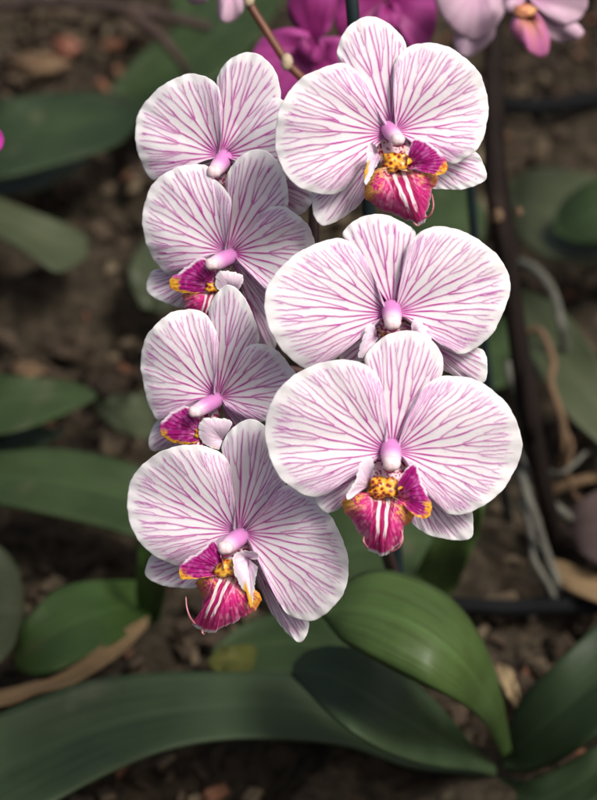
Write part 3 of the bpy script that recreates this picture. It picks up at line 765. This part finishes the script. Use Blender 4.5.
# plant whose leaves spread across the bottom of the view
o1 = PZ(505, 762, .012)
plant = empty("orchid_plant", o1)
tag(plant, "orchid plant with broad dark leaves spreading below the striped flowers", "plant")
leaf("leaf", [(509,752),(497,690),(480,642),(454,605),(420,583),(382,573),(352,582),(326,610)], [(503,756),(480,718),(450,697),(420,681),(390,666),(365,653),(344,640),(326,616)],
     [.015,.08,.125,.15,.158,.156,.148,.135], L_OLIVE, plant, o1, fold=-.15, curl=.25, seed=1)["label"] = "glossy olive green leaf arching over"
leaf("leaf", [(494,768),(476,752),(450,720),(420,690),(382,661),(345,648),(312,652),(294,668)], [(494,774),(470,771),(440,768),(412,762),(380,750),(350,732),(318,704),(294,674)],
     [.012,.04,.065,.085,.098,.10,.095,.088], L_SHEEN, plant, o1, fold=.1, seed=2)
leaf("leaf", [(502,758),(520,705),(548,672),(580,640),(612,612),(660,580)], [(504,770),(530,772),(562,760),(592,740),(625,712),(672,670)],
     [.014,.04,.06,.07,.075,.07], L_DARK, plant, o1, fold=.3, seed=3)
leaf("leaf", [(500,778),(530,780),(565,766),(597,746),(640,715)], [(502,790),(540,828),(580,812),(612,790),(655,760)],
     [.012,.03,.04,.045,.045], L_DARK, plant, o1, fold=.25, seed=4)
leaf("leaf", [(490,766),(400,736),(345,700),(290,676),(220,674),(150,675),(90,682),(40,698),(-10,720),(-60,750)], [(490,778),(410,768),(350,748),(290,741),(225,741),(165,752),(110,774),(60,800),(15,826),(-40,860)],
     [.012,.02,.03,.042,.052,.058,.06,.06,.058,.05], L_SHEEN, plant, o1, fold=.18, seed=5)["label"] = "longest leaf, reaching out to the lower left"
leaf("leaf", [(470,748),(420,690),(380,648),(335,622),(290,613),(245,624),(212,648)], [(474,760),(420,712),(380,700),(335,684),(290,676),(250,674),(212,668)],
     [.012,.025,.035,.04,.04,.038,.03], L_GREEN, plant, o1, fold=.2, seed=6)
y = leaf("leaf", [(262,652),(246,646),(230,646),(214,653),(207,662)], [(262,674),(246,676),(232,676),(216,672),(207,666)], [.030,.042,.046,.046,.044], L_YELLOW, plant, o1, seed=7)
y["label"] = "yellowing leaf tip"

def single(label, e1, e2, hs, mat, **kw):
    o = leaf("orchid_leaf", e1, e2, hs, mat, **kw)
    return tag(o, label, "leaf", "background orchid leaves")

single("upright yellow-green leaf behind the lowest right flower", [(402,600),(414,575),(428,548),(446,522),(462,496)], [(446,604),(460,580),(470,556),(480,530),(486,500)], [.03,.05,.075,.095,.11], L_OLIVE, seed=11)
# left plant with a drying leaf edge
o2 = PZ(150, 622, .012)
pl2 = empty("orchid_plant", o2); tag(pl2, "small orchid plant with one green leaf above a brown drying leaf", "plant")
leaf("leaf", [(150,582),(128,581),(90,582),(52,594),(24,624),(16,652)], [(148,622),(120,641),(92,656),(62,670),(36,677),(18,668)], [.02,.04,.052,.055,.05,.04], L_MID, pl2, o2, seed=12)
leaf("leaf", [(146,616),(104,644),(62,672),(30,685),(0,693),(-40,702)], [(148,628),(108,664),(76,684),(40,695),(0,707),(-40,718)], [.03,.05,.062,.062,.055,.045], L_DRY, pl2, o2, seed=13)["label"] = "brown dried leaf"
leaf("leaf", [(140,622),(136,585),(138,552),(146,520)], [(160,622),(166,590),(168,555),(160,522)], [.012,.05,.08,.10], L_MID, pl2, o2, seed=14)
single("rounded grey-green leaf tip at the left edge below the long dark leaf", [(-60,545),(-30,538),(-5,545),(12,562),(22,588),(24,612)], [(-60,680),(-40,684),(-18,678),(0,664),(15,644),(24,618)], [.05,.06,.06,.06,.055,.05], L_GREY, seed=15)
single("long deep green leaf reaching behind the lowest left flower", [(-60,448),(0,452),(50,450),(100,457),(145,470),(200,498)], [(-60,498),(0,506),(50,516),(100,528),(145,540),(200,548)], [.04,.05,.056,.056,.05,.04], L_GREEN, seed=16)
single("blunt dark leaf at the left edge above the long deep green leaf", [(-60,380),(0,376),(40,379),(75,385),(96,396)], [(-60,446),(0,436),(32,428),(66,415),(96,399)], [.04,.05,.052,.05,.045], L_GREEN, seed=17)
single("narrow shaded leaf under the blunt dark leaf", [(-40,438),(10,432),(40,426),(62,428)], [(-40,462),(10,455),(42,446),(62,434)], [.02,.025,.025,.022], L_DARK, seed=18)
single("pale grey-green leaf tip over bare soil at the left edge", [(-60,176),(-10,196),(30,211),(66,226),(88,240)], [(-60,214),(-15,232),(20,250),(58,273),(86,258)], [.05,.055,.055,.05,.045], L_GREY, seed=19)
single("wide dark leaf pointing at the topmost left flower", [(-60,100),(0,100),(50,95),(100,93),(126,98),(144,108)], [(-60,192),(0,180),(42,170),(84,158),(122,142),(144,114)], [.05,.06,.064,.062,.056,.05], L_DARK, fold=.35, seed=20)
single("thin leaf lying under the wide dark leaf", [(-60,176),(0,172),(40,166),(84,158)], [(-60,206),(0,198),(42,190),(84,168)], [.02,.025,.025,.02], L_GREY, seed=21)
single("dim dark leaf rising behind the topmost left flower", [(230,-30),(185,20),(140,55),(108,92)], [(290,-10),(246,55),(196,92),(136,116)], [.05,.07,.06,.04], L_GREEN, seed=22)
single("narrow dim leaf standing at the top between twig and magenta flowers", [(170,-30),(172,10),(176,40),(184,70)], [(204,-30),(206,10),(206,40),(200,72)], [.07,.065,.055,.04], L_GREEN, seed=23)
single("grey-green leaf peeping out left of the second left flower", [(160,228),(138,250),(129,276),(140,308)], [(200,236),(196,266),(186,296),(160,314)], [.03,.04,.04,.03], L_GREY, seed=24)
single("short pale leaf behind the third left flower", [(96,402),(120,396),(150,394)], [(104,420),(126,436),(156,440)], [.02,.03,.03], L_GREY, seed=25)
single("broad grey-green leaf right of the brown stem", [(508,186),(530,172),(562,171),(604,178),(660,190)], [(508,214),(528,248),(562,262),(612,264),(660,262)], [.03,.05,.055,.055,.05], L_GREY, seed=26)
single("dark leaf resting on the broad grey-green leaf at the right edge", [(552,222),(572,196),(604,178),(660,160)], [(556,236),(582,246),(620,240),(670,226)], [.065,.08,.085,.085], L_GREEN, seed=27)
single("grey-green leaf slanting down the right edge under the pale roots", [(516,288),(556,306),(590,346),(616,396),(640,440)], [(516,318),(534,366),(562,410),(600,446),(636,470)], [.03,.045,.05,.045,.035], L_GREY, seed=28)
single("small leaf between the middle right flower and the brown stem", [(474,318),(496,316),(514,330),(520,352)], [(470,356),(482,384),(504,388),(520,366)], [.03,.035,.035,.03], L_GREEN, seed=29)
single("deep green leaf behind the upper two right flowers", [(396,196),(436,186),(468,192),(484,206)], [(392,262),(430,262),(466,256),(484,240)], [.05,.06,.06,.05], L_GREEN, seed=30)
single("withered mauve leaf at the right edge above the black hose", [(566,528),(578,504),(606,488),(650,480)], [(572,540),(590,562),(616,566),(655,560)], [.02,.03,.035,.03], L_MAUVE, seed=31)
single("orange-brown dead leaf over the lower black hose", [(548,560),(572,566),(600,576),(640,590)], [(552,572),(570,592),(600,604),(640,616)], [.016,.022,.022,.02], L_DRY, seed=32)
single("dark leaf in the gap under the lowest right flower", [(290,520),(335,506),(380,500),(430,512)], [(300,598),(340,600),(384,592),(436,574)], [.04,.05,.05,.045], L_GREEN, seed=33)

# ------------------------------------------------------------------ spike, stakes, stems, hoses, roots, twigs
def ptsD(l): a = np.array(l, float); return P(a[:, 0], a[:, 1], a[:, 2])
def ptsZ(l): a = np.array(l, float); return PZ(a[:, 0], a[:, 1], a[:, 2])

for i, k in enumerate(('R1', 'R2', 'R3', 'L1', 'L2', 'L3', 'L4')):
    build_flower(k, FL[k], 100 + 40 * i)

base_sp = PZ(412, 672, .008)
spike = empty("flower_spike", base_sp)
tag(spike, "slender purple spike carrying the two rows of striped flowers", "flower spike")
stem_px = [(360,40,.925),(330,110,.938),(315,200,.948),(316,300,.952),(332,400,.958),(358,480,.985),(384,545,1.05),(396,590,1.11),(404,630,1.16)]
sp_pts = np.vstack([ptsD(stem_px), base_sp[None]])
tube("stem", sp_pts, np.linspace(.0018, .0032, len(sp_pts)), M_STEM, spike, base_sp, 12, 80)
stem_c = catmull(sp_pts, 200)
for k, (C, D0, root, org, plane) in BACKS.items():
    b = P(C[0], C[1], D0 + .007)
    i = int(np.argmin(np.linalg.norm(stem_c - (b - np.array([0, 0, .012])), axis=1))); j = stem_c[i]
    mid = .5 * (b + j) + np.array([0, .006, .004])
    bm = tube("pedicel", [b, b + fwd * .005, mid, j], [.0021, .0017, .0014, .0013], M_PEDICEL, spike, base_sp, 10, 24)

st = ptsD([(347, -60, .955), (397, 560, 1.10)]); d = st[1] - st[0]
k = (0.004 - st[1][2]) / d[2]; foot = st[1] + d * k
o = tube("plant_stake", np.array([foot, st[0]]) - foot, [.0028, .0026], M_STAKE, None, (0, 0, 0), 12, 10); o.location = foot
tag(o, "thin dark stake standing behind the striped flowers", "stake")

# brown old stem at the right
bs = ptsD([(492,-40,1.22),(494,60,1.21),(496,150,1.20),(503,230,1.20),(514,310,1.205),(527,400,1.22),(541,475,1.24),(550,515,1.26)])
tail = PZ(556, 545, .005)
org = tail
bp_ = empty("dry_flower_stem", org); tag(bp_, "thick dark brown stem rising right of the striped flowers", "stem")
tube("stem", np.vstack([bs, tail[None]]), [.0040,.0047,.0044,.0055,.0047,.0052,.0044,.0046,.0050], M_BROWNSTEM, bp_, org, 14, 90)
tube("sheath", ptsD([(489,60,1.205),(492,120,1.20),(496,190,1.194),(505,250,1.192),(508,290,1.196)]), [.0018,.0040,.0052,.0036,.0012], M_BROWNSTEM, bp_, org, 10, 40)
tube("sheath", ptsD([(520,330,1.21),(528,380,1.212),(531,420,1.216),(534,440,1.222)]), [.0016,.0044,.0040,.0014], M_BROWNSTEM, bp_, org, 10, 40)
ellipsoid("node", 498, 216, 1.188, .0034, M_TANTWIG, bp_, org, (.8, 1.1, .8), .1)
ellipsoid("node", 519, 212, 1.196, .0022, M_TANTWIG, bp_, org, (.9, 1.2, .9), .1)
o = tube("dark_rod", ptsD([(455,-30,1.10),(466,120,1.14),(474,230,1.17),(486,360,1.21),(500,470,1.26),(508,520,1.29)]) - tail, .0022, M_STAKE, None, (0,0,0), 10, 40); o.location = tail
tag(o, "thin black rod leaning beside the thick brown stem", "rod")

for lab, pts, r in (("black hose crossing the soil at the upper right", [(470,112,.02),(497,106,.02),(535,107,.022),(575,102,.022),(640,92,.02)], .0058),
                    ("black hose crossing the soil at the lower right", [(440,604,.014),(470,606,.014),(510,608,.014),(555,606,.014),(600,606,.014),(660,604,.014)], .0042)):
    p = ptsZ(pts); o = tube("irrigation_hose", p - p[0], r, M_HOSE, None, (0,0,0), 12, 40); o.location = p[0]
    tag(o, lab, "hose", "black irrigation hoses")

for lab, pts, r, m in (("grey aerial root arching over the slanting right leaf", [(520,262,.07),(536,270,.075),(552,290,.075),(561,322,.07),(566,350,.05)], .0024, M_ROOT),
                       ("crooked tan aerial root lying down the slanting right leaf", [(526,332,.06),(540,331,.064),(553,360,.066),(551,384,.064),(562,418,.055),(564,450,.04),(554,472,.02)], .0021, M_TANTWIG),
                       ("grey aerial root beside the foot of the brown stem", [(520,470,.06),(526,492,.06),(536,520,.05),(548,558,.03),(562,592,.014)], .0023, M_ROOT),
                       ("short grey root running to the withered mauve leaf", [(548,500,.03),(562,511,.03),(578,524,.024)], .0021, M_ROOT),
                       ("tan root curling at the right edge below the slanting leaf", [(556,470,.02),(575,440,.03),(592,436,.03),(600,450,.02)], .0022, M_TANTWIG),
                       ("orange-brown twig at the right edge above the withered leaf", [(552,490,.014),(575,482,.02),(600,477,.02),(640,474,.014)], .0028, M_TANTWIG),
                       ("thin pale fibre looping beside the foot of the brown stem", [(512,440,.05),(524,462,.06),(530,486,.055),(526,512,.04),(534,540,.03),(546,556,.012)], .0011, M_ROOT),
                       ("thin pale fibre crossing below the crooked tan root", [(536,462,.02),(556,474,.035),(572,466,.04),(588,452,.035),(604,456,.03)], .0012, M_ROOT),
                       ("thin tan fibre dropping from the crooked tan root", [(562,424,.05),(572,446,.045),(568,470,.035),(574,494,.02),(586,504,.012)], .0012, M_TANTWIG),
                       ("forked grey root running down to the lower black hose", [(520,500,.04),(530,528,.035),(534,560,.03),(548,584,.02),(556,602,.012)], .0017, M_ROOT),
                       ("pale root hanging close left of the brown stem", [(508,362,.08),(512,384,.07),(518,404,.05),(522,428,.03)], .0022, M_ROOT)):
    p = ptsZ(pts); o = tube("aerial_root", p - p[0], r, m, None, (0,0,0), 10, 40); o.location = p[0]
    tag(o, lab, "root", "aerial roots at the right")

p = ptsZ([(-40,12,.12),(0,6,.125),(60,3,.13),(125,9,.13),(170,17,.125),(210,28,.12)])
tw = empty("twig", p[0]); tag(tw, "dark forked twig across the top left corner", "twig")
tube("branch", p, .0032, M_TWIG, tw, p[0], 10, 50)
tube("branch", ptsZ([(122,8,.13),(140,20,.125),(162,38,.115),(178,58,.105),(192,80,.09)]), [.0034,.0036,.0032,.0028,.0022], M_TWIG, tw, p[0], 10, 40)
p = ptsZ([(96,96,.03),(114,106,.035),(134,116,.035),(150,120,.03)])
o = tube("twig", p - p[0], [.003,.0042,.004,.003], M_TWIG, None, (0,0,0), 10, 30); o.location = p[0]
tag(o, "short brown twig stub left of the topmost left flower", "twig")

# russet flower stalk with a cream node, in front of the magenta flowers
p = ptsD([(236,-30,1.00),(250,4,1.00),(262,24,1.0),(276,46,1.0),(288,64,1.0),(300,76,1.0),(316,92,1.005)])
rst = empty("russet_stalk", p[0]); tag(rst, "russet flower stalk with cream joint in front of the magenta flowers", "stalk")
tube("stem", p, .0017, M_STALK, rst, p[0], 10, 40)
ellipsoid("joint", 287, 62, .998, .0028, M_CREAM, rst, p[0], (.85, 1.25, .85), .05)
ellipsoid("joint", 249, 0, .998, .0026, M_CREAM, rst, p[0], (.85, 1.1, .85), .05)

# pebble
def pebble(px, py, lab):
    o = ellipsoid("pebble", px, py, DZ(px, py, .012), .0085, M_PEBBLE, None, (0,0,0), (.8, 1.1, .7), .15, 3)
    c = P(px, py, DZ(px, py, .012)); o.data.transform(Matrix.Translation(-Vector(c))); o.location = c
    tag(o, lab, "pebble")
leaf_h = leaf("dry_husk", [(500,664),(508,668),(517,684),(521,704)], [(494,670),(500,682),(506,696),(514,708)], [.02,.03,.03,.02], L_HUSK, fold=.6, seed=41)
tag(leaf_h, "pale curled dry husk on the soil right of the arching olive leaf", "husk")
def chunk(px, py, r, m, st, lab):
    d = DZ(px, py, .01); o = ellipsoid("bark_chunk", px, py, d, r, m, None, (0,0,0), st, .35, int(px)); c = P(px, py, d)
    o.data.transform(Matrix.Translation(-Vector(c))); o.location = c; tag(o, lab, "bark chunk")
chunk(36, 66, .013, M_TANTWIG, (1.5, .6, .6), "tan bark chunk on the soil in the top left corner")
chunk(66, 48, .009, M_STALK, (1, .8, .7), "reddish bark chunk beside the tan one in the top left corner")
chunk(26, 372, .008, M_TANTWIG, (1.2, .7, .6), "small orange-tan bark chunk above the blunt dark leaf")
pebble(113, 441, "pale tan pebble on the soil left of the lower left flowers")

# ------------------------------------------------------------------ out-of-focus orchids behind
def plain_color(c0, c1, rim=None):
    c0 = np.array(c0); c1 = np.array(c1)
    def f(X, Y, A, T, M, D, rng):
        c = lerp(np.broadcast_to(c1, X.shape + (3,)), c0, smoothstep(.1, .8, T))
        return lerp(c, c1, .5 * np.clip(M, 0, 1))
    return f
def bg_flower(name, label, cat, group, C, D, tilt, parts):
    plane = flower_plane(C, D, *tilt); org = P(C[0], C[1], D + .003)
    root = empty(name, org); tag(root, label, cat, group)
    b = P(C[0], C[1], D + .004)
    tube('pedicel', [b, b + fwd * .012 + upv * .004, b + fwd * .022 + upv * .02, b + fwd * .026 + upv * .06], [.0022, .0018, .0016, .0016], M_PEDICEL, root, org, 10, 24)
    sd0 = int(abs(C[0]))
    rng = np.random.default_rng(sd0)
    for i, (pn, o, b, lay, cols) in enumerate(parts):
        part_surface(pn, np.array(o, float), np.array(b, float), petal_depth(plane, rng, dome=.008, layer=lay, tr=.005, wave=.002), plain_color(*cols), M_BLUR, root, org, res=3.0,
                     veins=dict(n0=7, G0=18, G1=14, spread=.4, stiff=.02, sig=1.4), seed=sd0 + i)
    return root
MG = ((.34, .050, .23), (.22, .014, .13)); MG2 = ((.27, .030, .17), (.17, .010, .10))
bg_flower("magenta_orchid_flower", "blurred magenta orchid flower behind the russet stalk", "flower", "magenta orchid flowers", (312, 40), 1.10, (-10, 10), [
    ("petal", [(308,30),(285,28),(262,38),(250,62),(256,88),(276,104),(300,100),(316,72)], (312,46), 0, MG),
    ("petal", [(322,36),(345,40),(352,70),(342,96),(318,104),(308,74)], (314,50), .001, MG),
    ("dorsal_sepal", [(300,34),(288,16),(290,-6),(306,-24),(330,-20),(338,0),(330,30)], (314,42), .003, MG2),
    ("lateral_sepal", [(304,44),(296,80),(302,112),(322,124),(336,100),(322,50)], (314,48), .006, MG2),
    ("lip", [(304,36),(296,48),(306,62),(322,60),(326,42)], (314,38), -.006, MG2)])
bg_flower("magenta_orchid_flower", "blurred magenta orchid flower behind the topmost right flower", "flower", "magenta orchid flowers", (385, -4), 1.13, (8, 8), [
    ("petal", [(380,-14),(360,-20),(340,-4),(334,20),(344,42),(366,46),(382,12)], (385,-4), 0, MG2),
    ("petal", [(392,-12),(416,-20),(434,-2),(436,26),(424,50),(404,44),(390,10)], (387,-3), .001, MG),
    ("lateral_sepal", [(384,4),(366,30),(372,60),(392,72),(408,50),(396,8)], (388,0), .006, MG2),
    ("lip", [(378,4),(374,22),(388,34),(402,22),(398,4)], (388,2), -.006, MG)])
PK = ((.60, .42, .52), (.50, .28, .42)); PK2 = ((.50, .36, .46), (.42, .22, .36)); PKL = ((.52, .16, .34), (.50, .22, .10))
bg_flower("pink_orchid_flower", "blurred pale pink orchid flower left of the one with an orange lip", "flower", "pale pink orchid flowers", (478, -16), 1.11, (6, 10), [
    ("petal", [(466,-26),(444,-18),(436,0),(448,24),(470,40),(490,34),(504,12),(506,-8),(490,-22)], (480,-18), 0, PK),
    ("lateral_sepal", [(462,0),(456,24),(454,44),(462,57),(478,52),(494,36),(496,10)], (478,-4), .006, PK2),
    ("petal", [(490,-20),(516,-30),(530,-50),(500,-60),(484,-34)], (484,-20), .002, PK)])
bg_flower("pink_orchid_flower", "blurred pale pink orchid flower with orange throat and pink lip", "flower", "pale pink orchid flowers", (528, -2), 1.09, (4, 10), [
    ("petal", [(534,-12),(556,-26),(580,-18),(588,2),(578,20),(556,24),(536,8)], (528,-4), 0, PK),
    ("lateral_sepal", [(536,4),(560,12),(582,28),(580,38),(558,42),(538,28)], (530,2), .005, PK),
    ("petal", [(520,-10),(504,-22),(502,0),(508,14),(522,8)], (526,-4), .001, PK),
    ("lip", [(514,14),(510,30),(520,42),(534,55),(546,56),(550,40),(544,22),(534,10)], (526,8), -.010, PKL)])
c = P(526, 10, 1.075)
for o in [o for o in bpy.data.objects if o.get("label", "").endswith("orange throat and pink lip")]:
    lipo = [ch for ch in o.children if ch.name.startswith("lip")][0]
    ellipsoid("callus", 525, 11, 1.075, .0034, M_THROAT, lipo, np.array(o.location), (1.4, .9, .6), .15)
bg_flower("pink_orchid_flower", "sliver of a pale pink orchid flower at the top above the russet stalk", "flower", "pale pink orchid flowers", (226, -18), 1.07, (0, 10), [
    ("lateral_sepal", [(220,-14),(217,4),(220,20),(232,22),(243,10),(242,-10)], (230,-18), .002, PK),
    ("petal", [(218,-16),(206,2),(192,4),(184,-6),(190,-24),(214,-26)], (226,-18), .004, PK2)])
bg_flower("magenta_orchid_flower", "edge of a bright magenta flower at the left edge", "flower", "magenta orchid flowers", (-18, 140), 1.0, (0, 5), [
    ("petal", [(-20,132),(-12,126),(0,130),(4,140),(0,151),(-12,154),(-20,148)], (-22,140), 0, ((.40, .03, .28), (.3, .02, .2))),
    ("petal", [(-24,132),(-40,120),(-56,136),(-50,152),(-26,148)], (-20,140), 0, ((.40, .03, .28), (.3, .02, .2)))])
